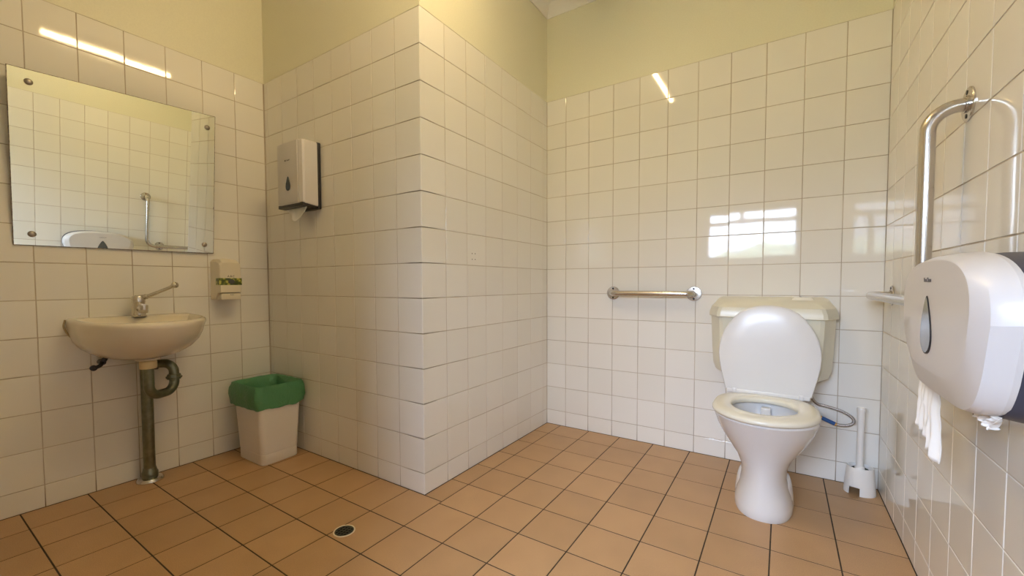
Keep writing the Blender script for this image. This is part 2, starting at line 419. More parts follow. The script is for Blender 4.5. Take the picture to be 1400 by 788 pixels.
# ------------------------------------------------------------------ wash basin
by = -.620
def basin_ring(front, hw, z, back=0.0, nn=2.4, seg=44, zf=0.0):
    """D shape against the left wall: straight along the wall, round in front"""
    pts = []
    yb = hw; x_mid = back + (front - back)*.30
    for k in range(seg):
        a = -PI/2 + PI*k/(seg-1)                       # front curve
        cx_, sy = math.cos(a), math.sin(a)
        x = x_mid + (front - x_mid) * abs(cx_)**(2/nn); y = hw*(1 if sy > 0 else -1)*abs(sy)**(2/nn)
        pts.append((L + x, by + y, z - zf*(x - back)))
    for k in range(0, 9):
        y = hw - 2*hw*k/8; pts.append((L + back, by + y, z))
    return pts
t = thing('wash_basin', (L, by, .60), 'small white ceramic wash basin hung on the tiles under the mirror', 'basin')
mb = MB()
outer = [(.20, .075, .592), (.24, .105, .595), (.285, .140, .608), (.335, .175, .636), (.375, .198, .670), (.400, .208, .705), (.412, .214, .735)]
R = [basin_ring(f, h, z, .0, 2.2) for f, h, z in outer]
R += [basin_ring(.415, .216, .757, 0, 2.3, zf=.02), basin_ring(.412, .214, .768, 0, 2.3, zf=.03), basin_ring(.402, .208, .773, .002, 2.3, zf=.03),
      basin_ring(.385, .198, .771, .075, 2.3, zf=.03), basin_ring(.376, .190, .762, .086, 2.3, zf=.02), basin_ring(.362, .178, .738, .10, 2.2),
      basin_ring(.325, .150, .690, .12, 2.1), basin_ring(.27, .09, .655, .15, 2.0), basin_ring(.225, .03, .645, .18, 2.0)]
mb.loft(R); mb.build('basin_bowl', M['china_warm'], t, smooth=50)
mb = MB()
e0 = basin_ring(.004, .221, .74, 0)
pth = spline([(L+.002, by-.217, .768), (L+.002, by-.221, .735), (L+.002, by-.200, .690), (L+.002, by-.150, .640), (L+.002, by-.09, .612), (L+.002, by, .602)])
mb.tube(pth, .0035, 8); mb.build('sealant_line', M['sealant'], t)
mb = MB(); mb.lathe([(.018, 0), (.022, .003), (.016, .004)], (L+.215, by, .645), (0,0,1), 24); mb.build('plug_hole', M['chrome'], t)

# tap with long elbow lever
tp = Vector((L+.075, by+.005, .771))
t = thing('basin_tap', tp, 'chrome mixer tap with long elbow lever standing on the wash basin', 'tap')
mb = MB(); mb.lathe([(.027, .0003), (.027, .004), (.024, .008), (.0235, .060), (.025, .064), (.025, .070)], tp, (0,0,1), 28); mb.build('tap_body', M['chrome'], t)
sd = Vector((1, -.12, 0)).normalized()
mb = MB(); mb.tube(spline([tp + Vector((0,0,.030)), tp + sd*.045 + Vector((0,0,.042)), tp + sd*.085 + Vector((0,0,.048)), tp + sd*.112 + Vector((0,0,.046))]), .0135, 18)
sp = mb.build('spout', M['chrome'], t)
e = tp + sd*.106 + Vector((0,0,.050)); mb = MB(); mb.lathe([(.0165, .004), (.0165, -.022), (.0145, -.030), (.010, -.030)], e, (0,0,1), 22); mb.build('aerator', M['chrome'], sp)
mb = MB(); mb.lathe([(.025, .071), (.0255, .084), (.022, .092), (.012, .096)], tp, (0,0,1), 28)
ld = Vector((.60, .80, 0)).normalized()
mb.tube(spline([tp + Vector((0,0,.083)), tp + ld*.035 + Vector((0,0,.092)), tp + ld*.08 + Vector((0,0,.112)), tp + ld*.125 + Vector((0,0,.134)), tp + ld*.150 + Vector((0,0,.150))]),
        [.013]*3 + [.012]*7 + [.0085]*9 + [.0075]*6 + [.0075]*5 + [.008, .0095, .011, .0135, .015, .015, .0150, .0140, .012, .0085, .004], 16)
mb.build('elbow_lever', M['chrome'], t)

# waste, trap and standpipe
sx, sy = L+.062, -.594
t = thing('waste_pipe', (sx, sy, 0), 'tarnished metal waste trap and standpipe from the wash basin to the floor', 'pipe')
mb = MB(); mb.tube([(sx, sy, .02), (sx, sy, .555)], .0225, 24); mb.build('standpipe', M['pipe'], t)
mb = MB(); mb.lathe([(.052, 0), (.052, .004), (.045, .014), (.030, .018)], (sx, sy, .0), (0,0,1), 32)
fl = mb.build('floor_flange', M['chrome'], t)
mb = MB(); mb.lathe([(.030, .014), (.031, .020), (.031, .040), (.027, .046), (.024, .060)], (sx, sy, 0), (0,0,1), 28); mb.build('flange_nut', M['pipe'], fl)
tx, ty = L+.185, by
path = arc_path([(tx, ty, .575), (tx, ty, .418), (L+.130, ty+.110, .418), (L+.128, ty+.110, .545), (sx, sy, .547)], [0, .046, .046, .040, 0], 10)
mb = MB(); mb.tube(path, .0195, 20); mb.build('trap_bend', M['pipe'], t)
mb = MB(); mb.lathe([(.0275, .0), (.0275, .020), (.025, .024)], (L+.128, ty+.110, .470), (0,0,1), 8)
mb.lathe([(.031, .006), (.031, .013)], (L+.128, ty+.110, .470), (0,0,1), 24); mb.build('union_nut', M['pipe'], t)
d_ = (Vector((sx, sy, .547)) - Vector((L+.128, ty+.110, .545))).normalized()
mb = MB(); mb.lathe([(.026, 0), (.026, .016), (.022, .018)], Vector((sx, sy, .546)) - d_*.044, d_, 20); mb.build('socket_nut', M['black'], t)
mb = MB(); mb.lathe([(.029, .0), (.031, .003), (.031, .030), (.027, .034)], (tx, ty, .545), (0,0,1), 24); mb.build('plastic_collar', M['collar'], t)
mb = MB(); mb.lathe([(.030, .0), (.044, .004), (.044, .010), (.03, .014)], (tx, ty, .580), (0,0,1), 28); mb.build('waste_washer', M['china_warm'], t)
# little black valve under the bowl
vx, vy, vz = L+.035, -.735, .575
t = thing('shutoff_valve', (L, vy, vz), 'small black shut-off valve on the tiles under the wash basin', 'valve')
mb = MB(); mb.tube([(L, vy, vz), (L+.045, vy, vz)], .011, 14).tube([(L+.035, vy, vz-.002), (L+.037, vy+.010, vz+.018)], .010, 12); mb.build('valve_body', M['black'], t)
mb = MB(); mb.tube(spline([(L+.040, vy, vz), (L+.050, vy-.012, vz-.012), (L+.052, vy-.030, vz-.018)]), .008, 12)
mb.lathe([(.007,-.006),(.0125,-.004),(.0125,.004),(.007,.006)], (L+.052, vy-.032, vz-.018), (1,0,0), 16); mb.build('valve_knob', M['black'], t)

# ------------------------------------------------------------------ soap dispenser
y0, y1, xs = -.297, -.191, L+.10
t = thing('soap_dispenser', (L, (y0+y1)/2, .832), 'cream soap dispenser with green leaf band on the tiles right of the basin', 'dispenser')
def sd_ring(x, z0, z1, ins, top=.018):
    return [(x, y0+ins, z0), (x, y1-ins, z0), (x, y1-ins, z1-top), (x, y1-ins-.012, z1-.004), (x, (y0+y1)/2, z1), (x, y0+ins+.012, z1-.004), (x, y0+ins, z1-top)]
mb = MB()
mb.loft([sd_ring(L, .836, 1.052, 0), sd_ring(L+.050, .836, 1.052, 0), sd_ring(L+.075, .872, 1.048, .001), sd_ring(xs-.006, .872, 1.038, .002), sd_ring(xs, .874, 1.030, .006)])
mb.build('cover', M['white_warm'], t, smooth=25)
mb = MB(); mb.bbox((L+.060, y0-.0006, .912), (xs+.0012, y1+.0006, .948), .001); bd = mb.build('leaf_band', M['band'], t)
mb = MB(); mb.lathe([(.0125, 0), (.0125, .0008)], (xs+.0008, (y0+y1)/2+.003, .930), (1,0,0), 28)
for i, v in enumerate(mb.v): mb.v[i] = (v[0], (y0+y1)/2+.003 + (v[1]-(y0+y1)/2-.003)*1.25, v[2])
mb.build('band_badge', M['lens'], bd)
mb = MB(); mb.bbox((L+.045, y0+.010, .834), (xs-.003, y1-.004, .868), .005); mb.build('push_lever', M['white_warm'], t)
text_part('A.B.C', .0145, M['inkblack'], frame((xs+.0004, (y0+y1)/2+.002, .957), (0,1,0), (0,0,1)), t)
text_part('PUSH', .0075, M['ink'], frame((xs-.0025, (y0+y1)/2+.006, .860), (0,1,0), (0,0,1)), t)

# ------------------------------------------------------------------ paper towel dispenser
x0, x1, z0, z1, dp = -.930, -.706, 1.318, 1.632, .108
t = thing('paper_towel_dispenser', ((x0+x1)/2, 0, 1.30), 'white folded paper towel dispenser with black back plate by the corner', 'dispenser')
mb = MB()
mb.bbox((x0, -.022, 1.298), (x1, 0, 1.634), .005)
mb.bbox((x0+.003, -.1035, z0-.013), (x1-.003, -.02, z0+.004), .002)
mb.build('back_plate', M['black'], t)
mb = MB()
def tw_ring(y, zi0, zi1, ix):
    r = .010; pts = []
    a0, a1, b0, b1 = x0+ix, x1-ix, z0+zi0, z1-zi1
    for cx_, cz, s in ((a1-r, b0+r, -PI/2), (a1-r, b1-r, 0), (a0+r, b1-r, PI/2), (a0+r, b0+r, PI)):
        for k in range(5): a = s + k*PI/8; pts.append((cx_ + r*math.cos(a), y, cz + r*math.sin(a)))
    return pts
mb.loft([tw_ring(-.020, -.010, -.001, 0), tw_ring(-.088, -.002, 0, 0), tw_ring(-.098, 0, .001, .004), tw_ring(-.106, .002, .002, .022)], False, True)
cv = mb.build('cover', M['white'], t, smooth=20)
mb = MB()
mb.bbox((x0+.012, -.1085, z0+.006), (x1-.030, -.104, z1-.004), .002); mb.build('front_panel', M['white'], cv)
def tear(c, ux, uz, h, w, seg=36):
    pts = []
    for k in range(seg):
        a = 2*PI*k/seg; s = math.sin(a); zz = -math.cos(a)
        wx = s * (0.5*(1 - .55*zz) if True else 1)
        pts.append(Vector(c) + Vector(ux)*(wx*w*1.05) + Vector(uz)*(zz*h/2))
    return pts
mb = MB(); q = tear((-.822, -.1095, 1.423), (1,0,0), (0,0,1), .072, .036)
mb.prism(q, (0,.003,0), (0,0,0)); mb.build('level_window', M['lens_dark'], cv)
mb = MB(); mb.lathe([(.0042, 0), (.0042, .0008)], (-.843, -.1087, 1.540), (0,-1,0), 16); mb.build('logo_dot', M['inkblack'], cv)
text_part('Sanclef', .0095, M['ink'], frame((-.818, -.1088, 1.540), (1,0,0), (0,0,1)), cv)
# towel hanging out
mb = MB(); rows = []
for i in range(10):
    f = i/9; row = []
    for j in range(17):
        g = j/16; zz = 1.3335 - f*(.022 + .05*(1 - abs(g-.52)*2)) ; hw = .094*(1 - .22*f)
        row.append((-.815 + (g-.5)*2*hw + .01*f, -.072 - .018*math.sin(g*PI)*f + .006*f*math.sin(g*11), zz - .030))
    rows.append(row)
vs = [p for r in rows for p in r]; fs = [(i*17+j, i*17+j+1, (i+1)*17+j+1, (i+1)*17+j) for i in range(9) for j in range(16)]
mb.add(vs, fs)
o = mb.build('paper_towel', M['paper'], loc=(-.815, -.062, 1.25)); o.modifiers.new('thick', 'SOLIDIFY').thickness = .0015
tag(o, 'white folded paper towel sticking out under the towel dispenser', 'paper towel')

# ------------------------------------------------------------------ waste bin with green liner
bx0, bx1, by0, by1 = -1.128, -.884, -.238, -.050
def rrect(x0, x1, y0, y1, r, z, seg=8):
    pts = []
    for cx_, cy_, s in ((x1-r, y1-r, 0), (x0+r, y1-r, PI/2), (x0+r, y0+r, PI), (x1-r, y0+r, 1.5*PI)):
        for k in range(seg): a = s + (k/(seg-1))*PI/2; pts.append(Vector((cx_ + r*math.cos(a), cy_ + r*math.sin(a), z)))
    # densify the straight runs
    out = []
    for i, p in enumerate(pts):
        q = pts[(i+1) % len(pts)]; out.append(p)
        if (q - p).length > .05:
            for k in range(1, 10): out.append(p.lerp(q, k/10))
    return out
def bin_ring(d, z, r=.024, grow=0.0):
    return rrect(bx0-d-grow, bx1+d*.35, by0-d*.6, by1+d, r, z)
t = thing('waste_bin', ((bx0+bx1)/2, (by0+by1)/2, 0), 'white rectangular plastic waste bin in the tiled corner', 'bin')
mb = MB()
mb.loft([bin_ring(-.004, .0), bin_ring(0, .004), bin_ring(0, .052), bin_ring(-.0018, .0535), bin_ring(-.0018, .0555), bin_ring(.001, .057), bin_ring(.012, .22), bin_ring(.021, .384),
         bin_ring(.0195, .387), bin_ring(.017, .384), bin_ring(.008, .22), bin_ring(-.004, .012)], True, True)
mb.build('bin_body', M['bin'], t, smooth=30)
mb = MB(); rows = []
spec = [(-.006, .16), (-.002, .22), (.002, .27), (.005, .31), (.008, .345), (.010, .372), (.013, .390), (.019, .400), (.026, .4035), (.032, .400), (.037, .389), (.041, .373), (.043, .355), (.0435, .337), (.042, .319), (.0395, .303), (.037, .291), (.034, .286)]
NI = 6                                                            # rows hanging inside the bin
for i, (d, z) in enumerate(spec):
    ring = bin_ring(d, z, .034 if i > 5 else .03); n = len(ring); cx_ = (bx0+bx1)/2; cy_ = (by0+by1)/2; row = []
    inner = i < NI
    for j, p in enumerate(ring):
        out = Vector((p.x-cx_, p.y-cy_, 0)).normalized()
        a = math.atan2(out.y, out.x)
        nz_ = noise.noise(Vector((p.x*34, p.y*34, p.z*16))) ; n2 = noise.noise(Vector((p.x*80+5, p.y*80, p.z*40)))
        amp = .007 if inner else (.0015 if i < 9 else .0065)
        left = max(0, -out.x) * (.028 * math.sin((i-8)/9*PI*.8) if i > 8 else 0)
        fold = abs(noise.noise(Vector((p.x*26 + z*9, p.y*26 - z*14, z*30 + 7))))
        crease = (.009 if i > 9 else .003) * (1 - min(1, fold*5))**2 if not inner else -.012*(1 - min(1, fold*4))
        push = nz_*amp + n2*amp*.45 + (-.010 if inner else .001) - crease*.9
        q = p + out * (push if inner else max(push, -.007)) - Vector((left, 0, 0))
        q.z += (.007*noise.noise(Vector((p.x*22, p.y*22, 3.1))) if i > NI else 0) * (1.7 if i > 13 else .7 if i > 9 else .35)
        q.x = max(q.x, L+.006); q.y = min(q.y, -.006)
        row.append(q)
    rows.append(row)
mb.loft(rows, True, False)
o = mb.build('bin_liner', M['liner'], loc=((bx0+bx1)/2, (by0+by1)/2, .15), smooth=60)
tag(o, 'crumpled green plastic liner folded over the rim of the waste bin', 'bin liner')

# ------------------------------------------------------------------ floor drain
dx, dy, dr = -.061, -.353, .039
t = thing('floor_drain', (dx, dy, 0), 'small round drain with pale ring set in the terracotta floor', 'drain')
mb = MB(); mb.lathe([(dr-.006, .0006), (dr-.005, .0024), (dr-.001, .0030), (dr, .0006)], (dx, dy, 0), (0,0,1), 40, cap=False); mb.build('drain_ring', M['drainring'], t)
mb = MB(); mb.lathe([(dr-.005, .0004), (dr-.005, .0008)], (dx, dy, 0), (0,0,1), 40); mb.build('drain_bowl', M['void'], t)
mb = MB(); rr_ = dr - .005
mb.lathe([(rr_-.004, .001), (rr_-.004, .0020), (rr_, .0020), (rr_, .001)], (dx, dy, 0), (0,0,1), 40, cap=False)
for ang in (.25, .25 + PI/2):
    u = Vector((math.cos(ang), math.sin(ang), 0)); v = Vector((-u.y, u.x, 0))
    for k in range(-2, 3):
        dd = k*.0125; hl = math.sqrt(max(0, (rr_-.002)**2 - dd*dd))
        c = Vector((dx, dy, .0014)) + v*dd
        mb.prism([c - u*hl - v*.0014, c + u*hl - v*.0014, c + u*hl + v*.0014, c - u*hl + v*.0014], (0,0,-.0004), (0,0,.0007 - .0001*(ang > 1)))
mb.build('drain_grate', M['draingrate'], t, smooth=0)

# ------------------------------------------------------------------ grab rails
def flange(t, c, n, r, rail_r):
    mb = MB(); mb.lathe([(r, 0), (r, .003), (r-.002, .005), (rail_r+.004, .006), (rail_r+.004, .010), (rail_r, .011)], c, n, 36)
    fo = mb.build('flange', M['steel'], t)
    n = Vector(n)
    for k in range(2):
        off = Vector((0, 0, (r+rail_r)/2 * (1 if k else -1)))
        mb = MB(); mb.lathe([(.0055, .004), (.0055, .0066), (.003, .0072)], Vector(c) + off, n, 14); mb.build('screw', M['dark_screw'], fo)
    return fo
zb = .857; xa, xb = .443, .885; so = .055
t = thing('grab_rail', ((xa+xb)/2, D, zb), 'short horizontal steel grab rail on the back wall left of the toilet', 'grab rail')
mb = MB(); mb.tube(arc_path([(xa, D-.004, zb), (xa, D-so, zb), (xb, D-so, zb), (xb, D-.004, zb)], [0, .036, .036, 0], 9), .0152, 24); mb.build('rail', M['steel'], t)
flange(t, (xa, D, zb), (0,-1,0), .038, .0152); flange(t, (xb, D, zb), (0,-1,0), .038, .0152)
ob, yv, zt_, zl, ye = .072, .176, 1.342, .862, .955; rr = .016
t = thing('grab_rail', (W, yv, zl), 'large angled steel grab rail on the right wall beside the toilet', 'grab rail')
mb = MB(); mb.tube(arc_path([(W-.004, yv, zt_), (W-ob, yv, zt_), (W-ob, yv, zl), (W-ob, ye, zl), (W-.004, ye, zl)], [0, .055, .06, .05, 0], 10), rr, 28); mb.build('rail', M['steel'], t)
flange(t, (W, yv, zt_), (-1,0,0), .040, rr); flange(t, (W, ye, zl), (-1,0,0), .040, rr)
fo = flange(t, (W, yv+.115, zl), (-1,0,0), .040, rr)
mb = MB(); mb.tube([(W-.004, yv+.115, zl), (W-ob, yv+.115, zl)], .011, 18); mb.build('stand_off', M['steel'], fo)

# ------------------------------------------------------------------ toilet roll dispenser (wide, two outlets)
yc = -.170
t = thing('toilet_roll_dispenser', (W, yc, .70), 'wide white toilet roll dispenser with dark base on the right wall', 'dispenser')
def disp_ring(x, hw, zb_, zt__, n=3.4, nb=5.0, narrow=.0, seg=72, sh=0.0):
    pts = []; zm = zb_ + (zt__ - zb_)*.57
    for k in range(seg):
        a = 2*PI*k/seg; c_, s_ = math.cos(a), math.sin(a)
        e = n if s_ > 0 else nb
        y = hw*(1 if c_ > 0 else -1)*abs(c_)**(2/e); zz = (zt__ - zm if s_ > 0 else zm - zb_)*(1 if s_ > 0 else -1)*abs(s_)**(2/e)
        if s_ < 0: y *= 1 - narrow*(abs(zz)/(zm - zb_))**1.4
        pts.append((x, yc + sh + y, zm + zz))
    return pts
mb = MB()
mb.loft([disp_ring(1.572, .240, .702, .967, 2.6, 9, .25), disp_ring(1.564, .242, .700, .969, 2.6, 9, .25), disp_ring(1.5450, .237, .699, .967, 2.6, 8, .25),
         disp_ring(1.5345, .231, .7015, .9645, 2.6, 7, .24), disp_ring(1.5210, .208, .742, .957, 2.8, 4.2, .19), disp_ring(1.5195, .204, .747, .955, 2.9, 3.8, .18),
         disp_ring(1.5188, .12, .79, .92, 2.6, 2.6, .05), disp_ring(1.5185, .03, .84, .87, 2.2, 2.2, .05)], True, True)
cv = mb.build('cover', M['white'], t, smooth=17)
mb = MB(); mb.loft([disp_ring(W, .232, .694, .966, 2.8, 9, .20), disp_ring(1.60, .232, .694, .966, 2.8, 9, .20), disp_ring(1.570, .228, .698, .963, 2.7, 9, .22)], True, True)
mb.build('base', M['navy'], t, smooth=30)
mb = MB(); q = tear((1.5165, yc+.012, .832), (0,-1,0), (0,0,1), .108, .056); mb.prism(q, (.004,0,0), (0,0,0)); lw = mb.build('level_window', M['lens'], cv)
mb = MB(); q2 = tear((1.5175, yc+.012, .832), (0,-1,0), (0,0,1), .113, .061)
mb.loft([[Vector(p)+Vector((.003,0,0)) for p in q2], q2, [Vector(p) for p in tear((1.5168, yc+.012, .832), (0,-1,0), (0,0,1), .109, .057)]], False, False)
mb.build('window_rim', M['inkblack'], lw)
text_part('VenClean', .0125, M['ink'], frame((1.5176, yc+.012, .919), (0,-1,0), (0,0,1)), cv)

def tissue(name, c, width, length, seedv, label, taper=.2, folds=5, amp=.006):
    cx_, cy_, cz = c; nr, nc = 26, 41; vs = []
    for i in range(nr):
        f = i/(nr-1)
        for j in range(nc):
            g = j/(nc-1); s = (g-.5)
            end = length*(1 - .20*math.sin(g*PI*1.0 + .6)*abs(s) - .13*(g < .62)*(.62-g)/.62*0 - .10*math.sin(g*17+seedv)*.35)
            if g > .62: end *= 1.0
            else: end *= .86
            hw = width*(1 - taper*math.sin(min(1, f*1.3)*PI*.5) + .12*f)
            y = cy_ - s*hw + .006*math.sin(f*4 + seedv)
            x = cx_ + amp*(.5+.9*f)*math.sin(g*folds*2*PI + seedv + f*1.2) + .003*noise.noise(Vector((g*9, f*6, seedv)))
            z = cz - f*end + .003*noise.noise(Vector((g*30, f*2, seedv+3)))*f
            vs.append((x, y, z))
    fs = [(i*nc+j, i*nc+j+1, (i+1)*nc+j+1, (i+1)*nc+j) for i in range(nr-1) for j in range(nc-1)]
    mb = MB(); mb.add(vs, fs); o = mb.build(name, M['paper'], loc=(cx_, cy_, cz - length), smooth=60)
    sm = o.modifiers.new('thick', 'SOLIDIFY'); sm.thickness = .0012
    return tag(o, label, 'toilet paper')
tissue('toilet_paper', (1.558, .000, .720), .140, .174, 1.3, 'crumpled white toilet paper hanging long from the roll dispenser')
tissue('toilet_paper', (1.565, -.300, .706), .085, .024, 4.1, 'short torn toilet paper end peeking under the near end of the roll dispenser', taper=.35, folds=3)

# ------------------------------------------------------------------ toilet
tx0 = 1.230
def egg(z, a, f, b, yc_, nf=2.0, nb=2.6, seg=56, cx_=tx0):
    pts = []
    for k in range(seg):
        t_ = 2*PI*k/seg; s_, c_ = math.sin(t_), math.cos(t_)      # c_>0 -> back
        n = nb if c_ > 0 else nf
        x = a*(1 if s_ > 0 else -1)*abs(s_)**(2/n); y = (b - yc_ if c_ > 0 else yc_ - f)*(1 if c_ > 0 else -1)*abs(c_)**(2/n)
        pts.append(Vector((cx_ + x, yc_ + y, z)))
    return pts
t = thing('toilet', (tx0, .70, 0), 'white ceramic toilet with raised lid and cream cistern on the back wall', 'toilet')
mb = MB()
lv = [(.000, .100, .550, .90, .71, 2.3), (.012, .104, .547, .90, .71, 2.3), (.035, .103, .549, .90, .71, 2.25), (.065, .096, .555, .90, .71, 2.2), (.100, .086, .562, .90, .71, 2.1), (.140, .0795, .566, .91, .70, 2.0),
      (.180, .083, .564, .92, .70, 2.0), (.220, .100, .556, .93, .70, 2.0), (.260, .126, .541, .94, .69, 2.0), (.300, .150, .521, .95, .68, 2.0), (.340, .168, .500, .955, .67, 2.0), (.370, .177, .484, .955, .665, 2.0),
      (.384, .180, .476, .955, .66, 2.0), (.391, .176, .480, .95, .66, 2.0)]
R = [egg(z, a, f, b, yc_, n, 2.8) for z, a, f, b, yc_, n in lv]
R += [egg(.392, .130, .550, .850, .69, 2, 2.2), egg(.380, .122, .552, .850, .69, 2, 2.2), egg(.34, .116, .565, .84, .69, 2, 2.2), egg(.28, .098, .59, .82, .70, 2, 2.1), egg(.22, .068, .63, .79, .71), egg(.19, .040, .67, .76, .715)]
mb.loft(R, True, True); mb.build('pan', M['china'], t, smooth=50)
mb = MB(); mb.loft([egg(.232, .0735, .622, .796, .708), egg(.2325, .0735, .622, .796, .708)]); mb.build('water', M['water'], t)
mb = MB(); mb.bbox((tx0-.018, .806, .235), (tx0+.018, .850, .375), .006); mb.build('flush_spreader', M['china'], t)
for s in (-1, 1):                                                   # the foot ears with the floor screws
    mb = MB(); c = Vector((tx0 + s*.062, .735, 0))
    rings = []
    for z, rx, ry in ((0, .044, .088), (.02, .0445, .088), (.06, .042, .082), (.10, .036, .072), (.125, .028, .058), (.135, .015, .035)):
        rings.append([c + Vector((rx*math.cos(2*PI*k/32), ry*math.sin(2*PI*k/32), z)) for k in range(32)])
    mb.loft(rings); lug = mb.build('foot_ear', M['china'], t, smooth=60)
    nn_ = Vector((s*.86, -.51, 0)); rx, ry = .0425, .083; k_ = math.sqrt((rx*nn_.x)**2 + (ry*nn_.y)**2)
    q = Vector((c.x + rx*rx*nn_.x/k_, c.y + ry*ry*nn_.y/k_, .052)); nn_ = (nn_ + Vector((0, 0, .10))).normalized()
    mb = MB(); mb.lathe([(.015, -.006), (.0155, .0008), (.0125, .0016), (.010, .0002), (.003, -.0004)], q, nn_, 24); rc = mb.build('screw_recess', M['china'], lug)
    tv = Vector((0,0,1)).cross(nn_).normalized(); uv = nn_.cross(tv); dv = (tv*.85 + uv*.5*s).normalized()
    mb = MB(); mb.bbox((-.0085, -.0018, -.002), (.0085, .0018, .0022), .0008, mat=frame(q, dv, nn_.cross(dv))); mb.build('screw', M['dark_screw'], rc)
# seat ring
mb = MB()
def seat_ring(tt, z):
    o_ = egg(z, .186, .464, .880, .660, 2.0, 3.4, cx_=tx0-.003); i_ = egg(z, .115, .562, .812, .690, 2.0, 2.1, cx_=tx0-.004)
    return [p.lerp(q, tt) for p, q in zip(o_, i_)]
mb.loft([seat_ring(.06, .393), seat_ring(0, .399), seat_ring(0, .406), seat_ring(.05, .413), seat_ring(.20, .4175), seat_ring(.55, .4185), seat_ring(.85, .416), seat_ring(.97, .411), seat_ring(1, .404), seat_ring(.95, .394)], loop=True)
mb.build('seat', M['seat'], t, smooth=60)
# hinges
for s in (-1, 1):
    mb = MB(); hx = tx0 + s*.126
    mb.bbox((hx-.009, .8715, .409), (hx+.009, .902, .4325), .004); mb.build('hinge', M['lid'], t)
# raised lid
out = [(0, .157), (.02, .161), (.05, .168), (.09, .177), (.13, .184), (.165, .187), (.20, .185), (.235, .178), (.27, .1655), (.30, .150), (.33, .129), (.355, .105), (.372, .076), (.382, .045), (.386, .015)]
out2 = [(h, w) for h, w in out] + [(h, -w) for h, w in reversed(out)]
def lid_ring(sc, dy):
    pts = []
    for h, w in out2:
        hh = .19 + (h - .19)*sc; ww = w*sc
        pts.append(Vector((tx0 + ww*1.045, .886 + .072*hh + dy, .424 + hh*1.008)))
    return pts
mb = MB(); mb.loft([lid_ring(.97, .006), lid_ring(1, .002), lid_ring(1, -.006), lid_ring(.985, -.0105), lid_ring(.95, -.0125), lid_ring(.6, -.0150), lid_ring(.2, -.0155)])
mb.build('lid', M['lid'], t, smooth=40)
mb = MB(); mb.bbox((tx0-.158, .874, .410), (tx0+.158, .900, .4305), .005); mb.build('hinge_bar', M['lid'], t)
# cistern
def cis(z, s, grow=0.0, fy=0.0, zs=0.0):
    pl = [(-.256, 0.0), (-.252, -.085), (-.240, -.108), (-.206, -.183), (-.190, -.190), (.190, -.190), (.206, -.183), (.240, -.108), (.252, -.085), (.256, 0.0)]
    pts = []
    for x, y in pl:
        yy = D - .002 + y*s + (fy if y < -.12 else fy*.5 if y < 0 else 0) - (grow if y < -.12 else 0)
        xx = (abs(x)*s + grow)*(1 if x > 0 else -1)
        pts.append(Vector((tx0 + .002 + xx, yy, z - zs*(D - yy))))
    return pts
mb = MB(); mb.loft([cis(.478, .86), cis(.487, .90), cis(.52, .945), cis(.60, .965), cis(.757, .99)]); ci = mb.build('cistern', M['cistern'], t, smooth=22)
mb = MB(); mb.loft([cis(.752, .99, .004), cis(.755, .99, .009), cis(.775, .985, .009), cis(.800, .97, .004), cis(.838, .93, -.012, .012, .10), cis(.847, .89, -.022, .016, .12)]); cl = mb.build('cistern_lid', M['cistern'], ci, smooth=22)
mb = MB(); bxx = tx0 + .128; q = Vector((bxx, D-.085, .836))
R = []
for rx, ry, z in ((.045, .030, -.002), (.042, .028, .004), (.034, .022, .013), (.020, .014, .0138)):
    R.append([q + Vector((rx*math.cos(2*PI*k/32), ry*math.sin(2*PI*k/32), z)) for k in range(32)])
mb.loft(R); bt = mb.build('flush_button', M['seat'], cl)
mb = MB(); mb.lathe([(.004, .012), (.004, .0148), (.002, .0155)], q + Vector((-.008, -.004, 0)), (0,0,1), 12); mb.build('button_mark', M['dark_screw'], bt)
mb = MB(); mb.tube(arc_path([(tx0, D-.075, .485), (tx0, D-.075, .33), (tx0, .93, .33)], .035), .024, 18); mb.build('flush_pipe', M['china'], t)

# flexible water hose
hy = D - .040
t = thing('water_hose', (1.44, hy, .30), 'braided water hose with blue sleeve looping beside the toilet pan', 'hose')
pts = spline([(1.395, D-.075, .470), (1.398, D-.060, .405), (1.420, hy-.004, .362), (1.460, hy, .3515), (1.510, hy, .339), (1.547, hy, .318), (1.556, hy, .296), (1.540, hy, .280), (1.510, hy, .274), (1.487, hy, .2765)], 8)
mb = MB(); mb.tube(pts, .0062, 14); mb.build('hose_tube', M['hosem'], t)
mb = MB(); mb.tube([(1.4895, hy, .2763), (1.441, hy, .296)], .0088, 16); mb.build('blue_sleeve', M['blue'], t)
mb = MB(); mb.tube([(1.4955, hy, .2745), (1.488, hy, .2770)], .0082, 14); mb.tube([(1.441, hy, .296), (1.37, hy, .320), (1.36, D, .322)], .0085, 14); mb.build('hose_fitting', M['brass'], t)

# ------------------------------------------------------------------ toilet brush and its holder
qx, qy = 1.578, 1.045
t = thing('brush_holder', (qx, qy, 0), 'white plastic toilet brush holder on the floor in the right back corner', 'brush holder')
mb = MB(); seg = 64
def hrow(r, z): return [(qx + r*math.cos(2*PI*k/seg), qy + r*.92*math.sin(2*PI*k/seg), z) for k in range(seg)]
outp = [(.0555, 0), (.0552, .012), (.0542, .024), (.0532, .034), (.0510, .060), (.0480, .095), (.0465, .112), (.0450, .116), (.0430, .114), (.0435, .095), (.0480, .034), (.0495, .024), (.0505, .012), (.0510, 0)]
rows = [hrow(r, z) for r, z in outp]; n = seg; vs = [p for r in rows for p in r]; fs = []
a_mid = math.radians(243); half = math.radians(21)
R_ = len(rows)
for i in range(R_):
    k = (i+1) % R_
    for j in range(seg):
        a = (j + .5)/seg*2*PI
        notch = abs((a - a_mid + PI) % (2*PI) - PI) < half
        low = outp[i][1] <= .034 and outp[k][1] <= .034
        if notch and low: continue
        fs.append((i*n+j, i*n+(j+1) % n, k*n+(j+1) % n, k*n+j))
